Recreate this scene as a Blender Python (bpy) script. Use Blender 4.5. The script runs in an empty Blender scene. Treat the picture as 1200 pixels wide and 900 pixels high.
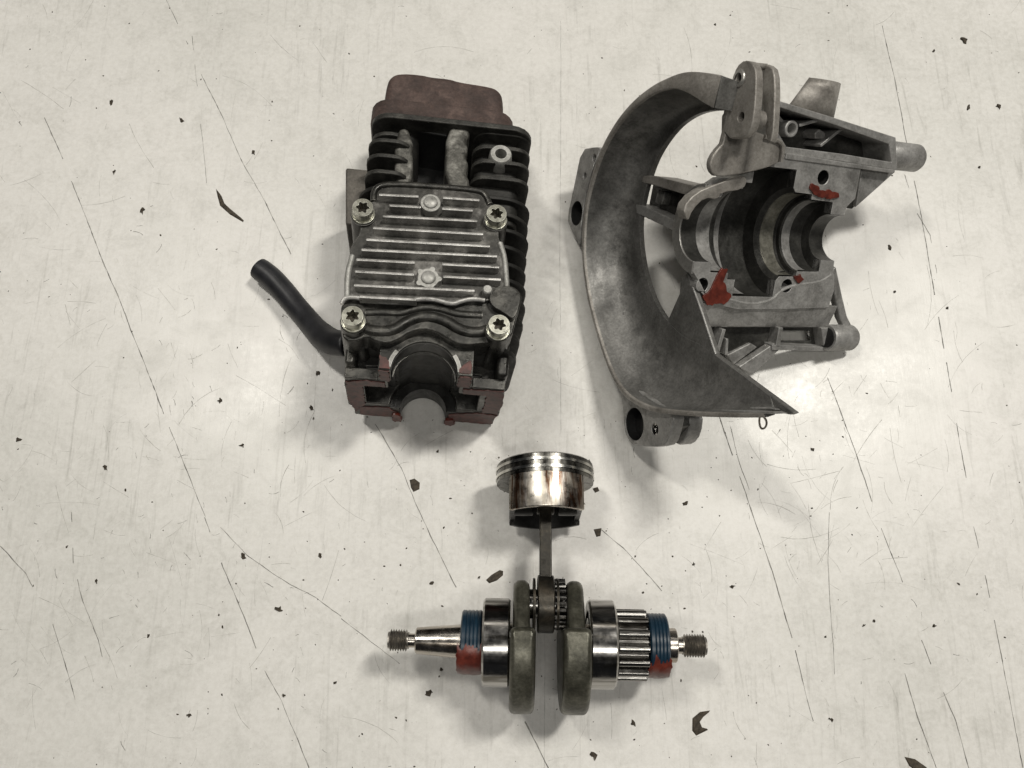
import bpy, bmesh, math, random
from mathutils import Vector, Matrix
random.seed(7)
R = math.radians
S = 0.001                                   # everything below is laid out in millimetres
scene = bpy.context.scene
col = scene.collection

# ------------------------------------------------------------------ camera
FPX, DIST, TILT = 1000.0, 385.0, R(17)      # focal length (px of a 1200 px wide frame), distance, tilt from straight down
CAM = Vector((0, -DIST * math.sin(TILT), DIST * math.cos(TILT)))
cd = bpy.data.cameras.new('camera'); cam = bpy.data.objects.new('camera', cd); col.objects.link(cam)
cam.location = CAM * S; cam.rotation_euler = (TILT, 0, 0)
cd.sensor_width = 36; cd.lens = 36 * FPX / 1200; cd.clip_start = 0.01; cd.clip_end = 50
scene.camera = cam
scene.render.resolution_x, scene.render.resolution_y = 1024, 768

# ------------------------------------------------------------------ world, lamps, exposure
wd = bpy.data.worlds.new('World'); scene.world = wd; wd.use_nodes = True
wd.node_tree.nodes['Background'].inputs[0].default_value = (0.92, 0.95, 1.0, 1)
wd.node_tree.nodes['Background'].inputs[1].default_value = 0.02
def lamp(name, loc, sx, sy, power, colour):
    l = bpy.data.lights.new(name, 'AREA'); l.shape = 'RECTANGLE'; l.size = sx; l.size_y = sy; l.energy = power; l.color = colour
    o = bpy.data.objects.new(name, l); col.objects.link(o); o.location = loc
    o.rotation_euler = (Vector((0, 0, 0)) - Vector(loc)).to_track_quat('-Z', 'Y').to_euler()
lamp('ceiling_lamp', (0.80, 0.55, 1.85), 0.14, 0.40, 26, (1.0, 0.965, 0.89))
lamp('ceiling_lamp', (-0.66, 0.60, 1.9), 0.14, 0.40, 14, (1.0, 0.965, 0.89))
lamp('ceiling_lamp', (0.05, 1.9, 1.9), 1.0, 0.2, 2, (1.0, 0.94, 0.84))
lamp('ceiling_lamp', (0.15, -0.64, 1.9), 0.9, 0.18, 9, (1.0, 0.97, 0.9))
vs = scene.view_settings; vs.view_transform = 'Standard'; vs.look = 'None'; vs.exposure = -0.12; vs.gamma = 1

# ------------------------------------------------------------------ frames: a tilted thing has its own axes
def sight(x, y):
    d = Vector((0, math.sin(TILT), -math.cos(TILT))) * FPX + Vector((1, 0, 0)) * (x - 600) - Vector((0, math.cos(TILT), math.sin(TILT))) * (y - 450)
    return d.normalized()
class Frame:
    def __init__(s, O, yaw=0, tau=0, rho=0):
        s.M = Matrix.Rotation(R(yaw), 3, 'Z') @ Matrix.Rotation(R(tau), 3, 'Y') @ Matrix.Rotation(R(rho), 3, 'X')
        s.Mi = s.M.transposed(); s.O = Vector(O)
    def at(s, x, y, ax, val):               # where the line of sight meets the plane axis = val of this frame
        d = s.Mi @ sight(x, y); o = s.Mi @ (CAM - s.O)
        return o + d * ((val - o[ax]) / d[ax])
    def matrix(s):
        m = s.M.to_4x4(); m.translation = s.O * S; return m
W = Frame((0, 0, 0))
def table(x, y, z=0.0):
    return W.at(x, y, 2, z)

# ------------------------------------------------------------------ materials
def mat(name):
    m = bpy.data.materials.new(name); m.use_nodes = True
    return m, m.node_tree.nodes, m.node_tree.links, m.node_tree.nodes['Principled BSDF']
def tc(n, l, scale, loc=(0, 0, 0)):
    t = n.new('ShaderNodeTexCoord'); mp = n.new('ShaderNodeMapping')
    mp.inputs['Scale'].default_value = scale if isinstance(scale, tuple) else (scale,) * 3
    mp.inputs['Location'].default_value = loc
    l.new(t.outputs['Object'], mp.inputs[0]); return mp.outputs[0]
def noise(n, l, vec, scale, detail=6, rough=0.6, dist=0.0):
    x = n.new('ShaderNodeTexNoise'); x.inputs['Scale'].default_value = scale; x.inputs['Detail'].default_value = detail
    x.inputs['Roughness'].default_value = rough; x.inputs['Distortion'].default_value = dist
    l.new(vec, x.inputs['Vector']); return x.outputs['Fac']
def ramp(n, l, fac, stops):
    r = n.new('ShaderNodeValToRGB'); e = r.color_ramp.elements
    while len(e) < len(stops): e.new(0.5)
    for el, (p, c) in zip(e, stops):
        el.position = p; el.color = (c if isinstance(c, tuple) else (c, c, c)) + (1,)
    l.new(fac, r.inputs[0]); return r.outputs[0]
def mix(n, l, fac, a, b, mode='MIX'):
    m = n.new('ShaderNodeMix'); m.data_type = 'RGBA'; m.blend_type = mode
    for s, v in ((0, fac), (6, a), (7, b)):
        if isinstance(v, (int, float)): m.inputs[s].default_value = v
        elif isinstance(v, tuple): m.inputs[s].default_value = v + (1,)
        else: l.new(v, m.inputs[s])
    return m.outputs[2]
def math_(n, l, op, a, b):
    m = n.new('ShaderNodeMath'); m.operation = op; m.use_clamp = True
    for s, v in ((0, a), (1, b)):
        if isinstance(v, (int, float)): m.inputs[s].default_value = v
        else: l.new(v, m.inputs[s])
    return m.outputs[0]
def bump(n, l, b, height, strength, dist=0.0003):
    x = n.new('ShaderNodeBump'); x.inputs['Strength'].default_value = strength; x.inputs['Distance'].default_value = dist
    l.new(height, x.inputs['Height']); l.new(x.outputs[0], b.inputs['Normal'])
def edge_mask(n, l, radius):
    bv = n.new('ShaderNodeBevel'); bv.samples = 4; bv.inputs[0].default_value = radius
    g = n.new('ShaderNodeNewGeometry'); d = n.new('ShaderNodeVectorMath'); d.operation = 'DOT_PRODUCT'
    l.new(bv.outputs[0], d.inputs[0]); l.new(g.outputs['Normal'], d.inputs[1])
    mr = n.new('ShaderNodeMapRange'); mr.inputs[1].default_value = 0.985; mr.inputs[2].default_value = 0.88
    l.new(d.outputs['Value'], mr.inputs[0]); return mr.outputs[0]

def cast(name, dark, mid, light, metallic, r0, r1, edge=None, edge_r=0.0005, edge_amt=0.8, dirt=(0.02, 0.019, 0.017), dirt_amt=0.5, grain=1.0, scale=90):
    m, n, l, b = mat(name); v = tc(n, l, 1)
    big = noise(n, l, v, scale, 8, 0.65, 0.4); fine = noise(n, l, v, 900, 5, 0.7)
    c = ramp(n, l, big, [(0.3, dark), (0.5, mid), (0.72, light)])
    sp = ramp(n, l, noise(n, l, tc(n, l, 1, (3, 1, 2)), scale * 0.4, 10, 0.7, 0.8), [(0.5, 0.0), (0.68, 1.0)])
    c = mix(n, l, math_(n, l, 'MULTIPLY', sp, dirt_amt), c, dirt)
    c = mix(n, l, 0.35, c, ramp(n, l, fine, [(0.3, 0.0), (0.7, 1.0)]), 'SOFT_LIGHT')
    rough = ramp(n, l, noise(n, l, v, 300, 6), [(0.3, r0), (0.7, r1)])
    if edge:
        w = math_(n, l, 'MULTIPLY', edge_mask(n, l, edge_r), ramp(n, l, noise(n, l, tc(n, l, 1, (7, 7, 1)), 120, 6, 0.7), [(0.36, 0.15), (0.6, edge_amt)]))
        c = mix(n, l, w, c, edge); rough = mix(n, l, w, rough, (0.4, 0.4, 0.4))
        l.new(math_(n, l, 'MAXIMUM', w, metallic), b.inputs['Metallic'])
    else: b.inputs['Metallic'].default_value = metallic
    l.new(c, b.inputs['Base Color']); l.new(rough, b.inputs['Roughness'])
    h = mix(n, l, 0.5, fine, noise(n, l, v, 350, 6, 0.7)); bump(n, l, b, h, 0.35 * grain, 0.0004)
    return m
M = {}
M['magnesium'] = cast('cast_magnesium', (0.21, 0.206, 0.198), (0.31, 0.304, 0.293), (0.42, 0.414, 0.402), 0.4, 0.38, 0.58, (0.65, 0.65, 0.64), 0.0006, 0.8, (0.06, 0.057, 0.05), 0.5, 1.0, 130)
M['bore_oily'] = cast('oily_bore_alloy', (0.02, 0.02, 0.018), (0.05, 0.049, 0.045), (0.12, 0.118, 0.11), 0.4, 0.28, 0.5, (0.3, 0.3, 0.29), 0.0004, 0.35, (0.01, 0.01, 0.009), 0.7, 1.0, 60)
M['magnesium_stained'] = cast('stained_magnesium', (0.19, 0.177, 0.16), (0.285, 0.267, 0.243), (0.37, 0.35, 0.322), 0.35, 0.4, 0.58, (0.55, 0.53, 0.5), 0.0006, 0.7, (0.05, 0.042, 0.034), 0.5)
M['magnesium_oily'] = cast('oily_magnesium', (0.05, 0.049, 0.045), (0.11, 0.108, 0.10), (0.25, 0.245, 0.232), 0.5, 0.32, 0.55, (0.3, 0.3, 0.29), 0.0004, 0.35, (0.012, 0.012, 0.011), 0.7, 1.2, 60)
M['machined'] = cast('machined_alloy', (0.28, 0.275, 0.26), (0.4, 0.39, 0.37), (0.5, 0.49, 0.46), 0.7, 0.3, 0.45, None, dirt_amt=0.35, grain=0.3)
M['seat_alloy'] = cast('bearing_seat_alloy', (0.16, 0.155, 0.13), (0.27, 0.26, 0.22), (0.38, 0.37, 0.32), 0.6, 0.3, 0.45, None, dirt_amt=0.5, grain=0.3, scale=160)
M['fin_black'] = cast('blackened_alloy', (0.008, 0.008, 0.007), (0.018, 0.0175, 0.0155), (0.042, 0.04, 0.035), 0.3, 0.45, 0.65, (0.22, 0.21, 0.19), 0.0004, 0.45, (0.012, 0.011, 0.01), 0.5)
M['grimy_alloy'] = cast('grimy_alloy', (0.04, 0.039, 0.034), (0.13, 0.126, 0.112), (0.36, 0.35, 0.32), 0.4, 0.42, 0.62, (0.5, 0.49, 0.46), 0.0005, 0.5, (0.022, 0.02, 0.017), 0.8, 2.4, 190)
M['cover_alloy'] = cast('cover_alloy', (0.018, 0.0175, 0.016), (0.055, 0.053, 0.048), (0.26, 0.25, 0.235), 0.5, 0.3, 0.5, (0.78, 0.77, 0.73), 0.0006, 1.0, (0.025, 0.024, 0.022), 0.7, 0.8)
M['rib_alloy'] = cast('rib_alloy', (0.2, 0.195, 0.182), (0.48, 0.47, 0.45), (0.75, 0.74, 0.71), 0.65, 0.22, 0.42, (0.9, 0.89, 0.86), 0.0006, 1.0, (0.03, 0.028, 0.025), 0.5, 0.6)
M['case_dark'] = cast('oiled_case_alloy', (0.016, 0.0155, 0.014), (0.042, 0.041, 0.037), (0.13, 0.125, 0.112), 0.55, 0.2, 0.5, (0.5, 0.49, 0.45), 0.0006, 0.7, (0.012, 0.011, 0.01), 0.6)
M['head_alloy'] = cast('head_alloy', (0.014, 0.0135, 0.012), (0.034, 0.033, 0.029), (0.085, 0.082, 0.073), 0.3, 0.42, 0.62, (0.3, 0.29, 0.265), 0.0005, 0.75, (0.012, 0.011, 0.01), 0.5, 1.6, 150)
M['rust'] = cast('rusty_steel', (0.032, 0.021, 0.018), (0.062, 0.04, 0.034), (0.12, 0.08, 0.068), 0.1, 0.6, 0.8, (0.12, 0.085, 0.075), 0.0005, 0.4, (0.02, 0.013, 0.011), 0.6, 1.3, 110)
M['brown_dust'] = cast('brown_grimed_alloy', (0.05, 0.045, 0.038), (0.10, 0.09, 0.077), (0.16, 0.145, 0.125), 0.2, 0.5, 0.7, None, dirt_amt=0.5)
M['zinc'] = cast('zinc_plated_steel', (0.27, 0.268, 0.225), (0.4, 0.396, 0.34), (0.52, 0.515, 0.455), 0.9, 0.25, 0.4, (0.8, 0.8, 0.72), 0.0004, 0.8, (0.07, 0.065, 0.045), 0.6, 0.4, 200)
M['oxide_alloy'] = cast('oxidised_white_alloy', (0.22, 0.22, 0.2), (0.36, 0.355, 0.335), (0.5, 0.49, 0.47), 0.45, 0.4, 0.55, (0.7, 0.69, 0.66), 0.0005, 0.6, (0.06, 0.055, 0.05), 0.6, 1.0, 170)
M['steel_dark'] = cast('dark_forged_steel', (0.035, 0.034, 0.026), (0.085, 0.082, 0.063), (0.16, 0.155, 0.125), 0.55, 0.28, 0.5, (0.42, 0.4, 0.35), 0.0008, 0.7, (0.02, 0.019, 0.015), 0.65, 0.9, 110)
M['rod_steel'] = cast('oily_rod_steel', (0.016, 0.0145, 0.012), (0.034, 0.031, 0.025), (0.085, 0.07, 0.052), 0.65, 0.25, 0.45, (0.4, 0.36, 0.3), 0.0004, 0.5, (0.015, 0.014, 0.012), 0.6, 0.6)
M['thread_steel'] = cast('threaded_steel', (0.16, 0.15, 0.134), (0.3, 0.28, 0.252), (0.42, 0.395, 0.36), 0.85, 0.3, 0.45, None, dirt_amt=0.4, grain=0.4, scale=200)
M['dark_hole'] = cast('shade_black', (0.006, 0.006, 0.006), (0.011, 0.011, 0.011), (0.02, 0.02, 0.019), 0.0, 0.4, 0.6, None)  # near-black colour that paints in the shade inside holes and recesses
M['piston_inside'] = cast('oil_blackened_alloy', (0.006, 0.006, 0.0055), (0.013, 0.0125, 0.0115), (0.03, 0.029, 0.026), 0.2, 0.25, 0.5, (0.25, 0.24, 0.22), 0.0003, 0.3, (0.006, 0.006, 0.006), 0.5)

def polished(name, base, rough, streak, stain=None, stain_amt=0.0, axis=0):
    m, n, l, b = mat(name); sc = [700, 700, 700]; sc[axis] = 25
    st = noise(n, l, tc(n, l, tuple(sc)), 1.0, 5, 0.6)
    c = mix(n, l, streak, base, ramp(n, l, st, [(0.3, 0.05), (0.7, 0.9)]), 'OVERLAY')
    if stain:
        sv = [190, 190, 190]; sv[axis] = 22
        f = ramp(n, l, noise(n, l, tc(n, l, tuple(sv), (2, 5, 1)), 1.0, 8, 0.65, 0.5), [(0.5, 0.0), (0.6, stain_amt)])
        c = mix(n, l, f, c, stain)
    l.new(c, b.inputs['Base Color']); b.inputs['Metallic'].default_value = 1.0
    l.new(ramp(n, l, noise(n, l, tc(n, l, 1), 260, 6), [(0.3, rough * 0.7), (0.7, rough * 1.6)]), b.inputs['Roughness'])
    bump(n, l, b, st, 0.08, 0.0002)
    return m
M['race'] = polished('polished_bearing_steel', (0.38, 0.37, 0.355), 0.16, 0.35, (0.12, 0.11, 0.09), 0.8, 0)
M['shaft'] = polished('ground_shaft_steel', (0.52, 0.49, 0.45), 0.2, 0.35, (0.22, 0.16, 0.1), 0.6, 0)
M['gear'] = polished('gear_steel', (0.24, 0.232, 0.22), 0.2, 0.45, (0.035, 0.033, 0.03), 0.85, 0)
M['piston_skirt'] = polished('worn_piston_skirt', (0.6, 0.56, 0.5), 0.3, 0.4, (0.11, 0.045, 0.018), 0.95, 1)
M['piston_land'] = polished('piston_crown_alloy', (0.2, 0.195, 0.18), 0.24, 0.3, (0.03, 0.027, 0.022), 0.8, 1)
M['ring'] = polished('piston_ring_steel', (0.66, 0.65, 0.61), 0.18, 0.2, None, 0, 1)

def plain(name, c0, c1, rough, scale=250, spec=0.5, bmp=0.1, metallic=0):
    m, n, l, b = mat(name); v = tc(n, l, 1)
    f = noise(n, l, v, scale, 6, 0.65)
    l.new(ramp(n, l, f, [(0.32, c0), (0.68, c1)]), b.inputs['Base Color']); b.inputs['Roughness'].default_value = rough
    b.inputs['Specular IOR Level'].default_value = spec; b.inputs['Metallic'].default_value = metallic
    bump(n, l, b, f, bmp); return m
M['rubber'] = plain('black_rubber', (0.011, 0.011, 0.013), (0.024, 0.024, 0.027), 0.42, 180, 0.5, 0.15)
M['blue'] = plain('blue_seal_rubber', (0.005, 0.017, 0.032), (0.01, 0.032, 0.055), 0.33, 200)
M['red'] = plain('red_sealant', (0.055, 0.011, 0.008), (0.165, 0.034, 0.022), 0.32, 300, 0.5, 0.5)
M['red_thin'] = plain('thin_red_sealant', (0.035, 0.019, 0.016), (0.14, 0.05, 0.042), 0.5, 330, 0.4, 0.4)
M['dirt'] = plain('dark_grime_flake', (0.022, 0.018, 0.013), (0.085, 0.068, 0.048), 0.7, 700, 0.3, 0.6)
M['scratch'] = plain('scratch_groove', (0.05, 0.048, 0.044), (0.42, 0.41, 0.38), 0.7, 260, 0.2, 0.0)
M['scuff'] = plain('scuff_groove', (0.26, 0.25, 0.23), (0.55, 0.54, 0.5), 0.5, 500, 0.3, 0.0)
M['stain'] = plain('grime_stain', (0.34, 0.33, 0.28), (0.5, 0.49, 0.44), 0.5, 400, 0.3, 0.0)

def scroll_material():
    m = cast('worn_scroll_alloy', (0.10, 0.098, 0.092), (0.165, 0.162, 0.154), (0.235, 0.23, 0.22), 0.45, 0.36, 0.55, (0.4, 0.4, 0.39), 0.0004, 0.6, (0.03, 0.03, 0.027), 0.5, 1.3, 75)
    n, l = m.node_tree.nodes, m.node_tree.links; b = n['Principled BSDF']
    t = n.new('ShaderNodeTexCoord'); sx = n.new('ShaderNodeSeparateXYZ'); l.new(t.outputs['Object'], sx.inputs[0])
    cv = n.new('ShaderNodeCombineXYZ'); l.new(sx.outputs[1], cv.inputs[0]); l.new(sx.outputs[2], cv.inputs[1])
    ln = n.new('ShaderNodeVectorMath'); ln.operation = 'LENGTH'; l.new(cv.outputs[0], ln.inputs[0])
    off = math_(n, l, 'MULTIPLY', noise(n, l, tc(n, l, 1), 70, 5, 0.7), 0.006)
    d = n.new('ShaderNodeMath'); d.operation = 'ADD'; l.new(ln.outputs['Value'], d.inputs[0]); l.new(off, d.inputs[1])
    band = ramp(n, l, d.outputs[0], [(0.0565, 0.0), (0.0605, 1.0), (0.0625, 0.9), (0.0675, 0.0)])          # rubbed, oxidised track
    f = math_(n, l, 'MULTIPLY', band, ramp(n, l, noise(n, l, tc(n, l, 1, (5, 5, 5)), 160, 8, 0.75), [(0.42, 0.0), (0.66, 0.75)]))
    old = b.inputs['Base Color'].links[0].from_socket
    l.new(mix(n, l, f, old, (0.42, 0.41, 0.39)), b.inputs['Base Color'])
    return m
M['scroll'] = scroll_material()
def bench_material():
    m, n, l, b = mat('worn_white_bench_paint'); v = tc(n, l, 1)
    c = ramp(n, l, noise(n, l, v, 7, 8, 0.6, 0.5), [(0.3, (0.61, 0.60, 0.565)), (0.5, (0.69, 0.675, 0.642)), (0.7, (0.74, 0.72, 0.69))])
    g = ramp(n, l, noise(n, l, tc(n, l, 1, (4, 2, 0)), 60, 12, 0.82, 0.5), [(0.48, 0.0), (0.68, 0.42)])          # hand grime
    c = mix(n, l, g, c, (0.43, 0.42, 0.385))
    for rot, sc_, amt in ((0.35, 1.0, 0.6), (-0.5, 1.4, 0.5), (1.25, 0.8, 0.45)):                             # wiped smears
        mp = n.new('ShaderNodeMapping'); mp.inputs['Rotation'].default_value = (0, 0, rot); mp.inputs['Scale'].default_value = (240 * sc_, 16 * sc_, 1)
        t = n.new('ShaderNodeTexCoord'); l.new(t.outputs['Object'], mp.inputs[0])
        st = ramp(n, l, noise(n, l, mp.outputs[0], 1.0, 7, 0.7, 0.7), [(0.56, 0.0), (0.72, amt)])
        pt = ramp(n, l, noise(n, l, tc(n, l, 1, (rot * 9, 3, 0)), 11, 5, 0.6), [(0.45, 0.0), (0.62, 1.0)])
        c = mix(n, l, math_(n, l, 'MULTIPLY', st, pt), c, (0.33, 0.32, 0.29))
    fine = noise(n, l, v, 420, 8, 0.75)
    c = mix(n, l, 0.22, c, ramp(n, l, fine, [(0.35, 0.1), (0.6, 0.9)]), 'SOFT_LIGHT')
    sp = ramp(n, l, noise(n, l, tc(n, l, 1, (1, 9, 0)), 1100, 4, 0.65), [(0.66, 0.0), (0.74, 0.6)])
    c = mix(n, l, sp, c, (0.2, 0.19, 0.16))
    l.new(c, b.inputs['Base Color'])
    worn = noise(n, l, tc(n, l, (1, 1.3, 1), (2, 1, 0)), 14, 9, 0.7)
    l.new(ramp(n, l, mix(n, l, 0.4, worn, fine), [(0.35, 0.26), (0.65, 0.50)]), b.inputs['Roughness'])
    b.inputs['Specular IOR Level'].default_value = 0.5
    h = mix(n, l, 0.45, noise(n, l, v, 240, 8, 0.75), noise(n, l, tc(n, l, (1, 0.12, 1)), 900, 4, 0.6)); bump(n, l, b, h, 0.16, 0.0003)
    return m
M['bench'] = bench_material()

# ------------------------------------------------------------------ mesh helpers (millimetres in, metres out)
def V2(p): return (p[0], p[1])
class MB:
    def __init__(s): s.bm = bmesh.new()
    def grid(s, rows, close_u=False, close_v=False, cap=False):
        vs = [[s.bm.verts.new(p) for p in r] for r in rows]
        nu, nv = len(vs), len(vs[0])
        for i in range(nu if close_u else nu - 1):
            for j in range(nv if close_v else nv - 1):
                a, b = vs[i], vs[(i + 1) % nu]
                q = [a[j], a[(j + 1) % nv], b[(j + 1) % nv], b[j]]
                try: s.bm.faces.new(q)
                except ValueError: pass
        if cap:
            for r in (vs[0], vs[-1]):
                try: s.bm.faces.new(r)
                except ValueError: pass
        return s
    def prism(s, outline, h0, h1, m, holes=()):
        loops = [list(map(V2, outline))] + [list(map(V2, h)) for h in holes]
        flat = [p for L in loops for p in L]
        lo = [s.bm.verts.new(m(p[0], p[1], h0)) for p in flat]; hi = [s.bm.verts.new(m(p[0], p[1], h1)) for p in flat]
        if holes:
            for L in (lo, hi):
                k = 0; es = []
                for q in loops:
                    n_ = len(q); es += [s.bm.edges.new((L[k + i], L[k + (i + 1) % n_])) for i in range(n_)]; k += n_
                bmesh.ops.triangle_fill(s.bm, edges=es, use_beauty=True, use_dissolve=False)
        else:
            s.bm.faces.new(lo); s.bm.faces.new(hi)
        k = 0
        for L in loops:
            for i in range(len(L)):
                a, b = k + i, k + (i + 1) % len(L)
                try: s.bm.faces.new((lo[a], lo[b], hi[b], hi[a]))
                except ValueError: pass
            k += len(L)
        return s
    def lathe(s, prof, m, seg=48, a0=0.0, a1=360.0, close=False):
        full = abs(a1 - a0) > 359
        rows = []
        for k in range(seg if full else seg + 1):
            t = R(a0 + (a1 - a0) * k / seg); c, sn = math.cos(t), math.sin(t)
            rows.append([m(x, r * c, r * sn) for x, r in prof])
        return s.grid(rows, close_u=full, close_v=close)
    def tube(s, pts, rad, seg=20, cap=True):
        rows = []; n = len(pts)
        for i, p in enumerate(pts):
            p = Vector(p); t = (Vector(pts[min(i + 1, n - 1)]) - Vector(pts[max(i - 1, 0)])).normalized()
            x = t.cross(Vector((0.0, 0.0, 1.0)) if abs(t.z) < 0.9 else Vector((1.0, 0, 0))).normalized(); y = t.cross(x)
            r = rad[i] if isinstance(rad, (list, tuple)) else rad
            rows.append([p + (x * math.cos(2 * math.pi * k / seg) + y * math.sin(2 * math.pi * k / seg)) * r for k in range(seg)])
        return s.grid(rows, close_v=True, cap=cap)
    def build(s, name, material, parent=None, bevel=0.0, angle=35, seg=2, kind=None, solid=0.0, flat=False):
        bm = s.bm
        bmesh.ops.remove_doubles(bm, verts=bm.verts, dist=1e-4)
        bmesh.ops.recalc_face_normals(bm, faces=bm.faces)
        for v in bm.verts: v.co *= S
        for f in bm.faces: f.smooth = not flat
        bm.normal_update()
        for e in bm.edges:
            if len(e.link_faces) == 2 and e.calc_face_angle(0) > R(angle): e.smooth = False
        me = bpy.data.meshes.new(name); bm.to_mesh(me); bm.free()
        me.materials.append(M[material] if isinstance(material, str) else material)
        o = bpy.data.objects.new(name, me); col.objects.link(o)
        if solid:
            k = o.modifiers.new('thickness', 'SOLIDIFY'); k.thickness = solid * S; k.offset = 0
        if bevel:
            k = o.modifiers.new('edges', 'BEVEL'); k.width = bevel * S; k.segments = seg; k.limit_method = 'ANGLE'; k.angle_limit = R(angle); k.harden_normals = True
        if parent: o.parent = parent
        if kind: o['kind'] = kind
        return o
def tag(o, label, cat, group=None):
    o['label'] = label; o['category'] = cat
    if group: o['group'] = group
    return o
def root(name, frame, label, cat):
    o = bpy.data.objects.new(name, None); col.objects.link(o); o.empty_display_size = 0.02
    o.matrix_world = frame.matrix(); return tag(o, label, cat)
def copy(o, parent, matrix=None):
    c = o.copy(); col.objects.link(c); c.parent = parent
    if matrix is not None: c.matrix_local = matrix
    for ch in list(o.children):
        g = ch.copy(); col.objects.link(g); g.parent = c
    return c
XYZ = lambda x, y, h: (x, y, h)              # outline in x,y, thickness along z
YZ = lambda x, y, h: (h, x, y)               # outline in y,z, thickness along x
XZ = lambda x, y, h: (x, h, y)               # outline in x,z, thickness along y
def circle(cx, cy, r, n=24, sx=1, sy=1): return [(cx + r * sx * math.cos(2 * math.pi * k / n), cy + r * sy * math.sin(2 * math.pi * k / n)) for k in range(n)]
def rrect(x0, y0, x1, y1, r, n=5):
    out = []
    for cx, cy, a in ((x1 - r, y1 - r, 0), (x0 + r, y1 - r, 90), (x0 + r, y0 + r, 180), (x1 - r, y0 + r, 270)):
        out += [(cx + r * math.cos(R(a + 90 * k / n)), cy + r * math.sin(R(a + 90 * k / n))) for k in range(n + 1)]
    return out
def smooth(pts, it=2, closed=True):          # Chaikin corner cutting
    for _ in range(it):
        n = len(pts); out = [] if closed else [pts[0]]
        for i in range(n if closed else n - 1):
            a, b = pts[i], pts[(i + 1) % n]
            out += [(a[0] * .75 + b[0] * .25, a[1] * .75 + b[1] * .25), (a[0] * .25 + b[0] * .75, a[1] * .25 + b[1] * .75)]
        if not closed: out.append(pts[-1])
        pts = out
    return pts
def interp(tab, x, soft=4.0):              # piecewise table, its corners rounded off
    return sum(_lin(tab, x + soft * k / 3) for k in range(-3, 4)) / 7
def _lin(tab, x):
    for (x0, y0), (x1, y1) in zip(tab, tab[1:]):
        if x0 <= x <= x1: return y0 + (y1 - y0) * (x - x0) / (x1 - x0)
    return tab[0][1] if x < tab[0][0] else tab[-1][1]

# ================================================================== the bench
o = MB().prism([(-900, -700), (900, -700), (900, 800), (-900, 800)], -30, 0, XYZ).build('workbench_top', 'bench')
o['kind'] = 'structure'; o['label'] = 'worn off white painted workbench top with scratches'
BENCH = o

# ================================================================== crankshaft with piston
ZC = 25.9
cl, cr = table(455, 750, ZC), table(827, 757, ZC)
K = Frame((cl + cr) / 2, math.degrees(math.atan2(cr.y - cl.y, cr.x - cl.x)))
KP = ((K.O - CAM).dot(Vector((0, math.sin(TILT), -math.cos(TILT))))) / FPX     # mm per pixel at the shaft
kx = lambda px: K.at(px, 753, 2, 0).x
crank = root('crankshaft', K, 'steel crankshaft lying on the bench with piston and connecting rod attached', 'crankshaft')
AX = lambda x, y, z: (x, y, z)
def shaft_part(name, prof, material, seg=56, bevel=0.0, parent=crank, angle=35):
    return MB().lathe([(kx(p), r * KP) for p, r in prof], AX, seg).build(name, material, parent, bevel, angle)
def thread(p0, p1, r, turns):
    a, b = kx(p0), kx(p1); n = turns * 2; prof = [(a, 0.0), (a, r * KP - 1.0)]
    for i in range(n + 1):
        prof.append((a + 0.5 + (b - a - 1.0) * i / n, r * KP - (0.0 if i % 2 else 1.05)))
    return MB().lathe(prof + [(b, r * KP - 1.0), (b, 0.0)], AX, 40).build('threaded_end', 'thread_steel', crank)
thread(455, 479, 12.6, 7); thread(799, 827, 13.2, 8)
shaft_part('shaft_neck', [(477, 0), (477, 8), (489, 8), (489, 0)], 'shaft')
shaft_part('tapered_shaft', [(487, 0), (487, 13.5), (488.5, 15), (538, 19.2), (543, 19.2), (543, 0)], 'shaft')
shaft_part('shaft_neck', [(786, 0), (786, 9.5), (800, 9.5), (800, 0)], 'shaft')
shaft_part('spacer_collar', [(778, 0), (778, 18), (779, 19.5), (791, 19.5), (792, 18.5), (792, 0)], 'shaft')
shaft_part('main_journal', [(540, 0), (540, 22), (600, 22), (600, 0)], 'shaft')
shaft_part('main_journal', [(684, 0), (684, 22), (782, 22), (782, 0)], 'shaft')
def seal(p0, p1, r):
    w = p1 - p0; prof = [(p0, 20), (p0, r - 2.0), (p0 + 1.5, r)]
    for i in range(4):
        c = p0 + w * (0.22 + 0.18 * i)
        prof += [(c, r), (c + 1.0, r - 0.9), (c + 2.0, r)]
    prof += [(p1 - 1.5, r), (p1, r - 2.0), (p1, 20)]
    o = shaft_part('oil_seal', prof, 'blue', 72)
    return o
def smear(parent, p0, p1, r, a0, a1, sd):
    rnd = random.Random(sd); rows = []; jag = [rnd.uniform(-9, 9) for _ in range(9)]
    for i in range(29):
        t0 = R(a0 + (a1 - a0) * i / 28); e = min(1.0, 8 * min(i, 28 - i) / 28)
        j0, j1 = rnd.uniform(-.5, .9) * e, rnd.uniform(-.5, .7) * e
        row = []
        for k in range(9):
            f = k / 8; rr = r + (math.sin(math.pi * f) ** 0.6 * (1.3 + rnd.uniform(-0.3, 0.5)) * e - 0.6)
            t = t0 + R(jag[k]) * (1 - i / 28)
            row.append((kx(p0 + (p1 - p0) * f - j0 * (1 - f) * 2 + j1 * f * 2), rr * KP * math.cos(t), rr * KP * math.sin(t)))
        rows.append(row)
    o = MB().grid(rows).build('sealant', 'red', parent); return o
sl = seal(541, 565, 36); smear(sl, 537.5, 566, 36.5, 97, 262, 1)
sl = seal(757.5, 780, 36); smear(sl, 756, 781.5, 36.3, 115, 255, 2)
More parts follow.
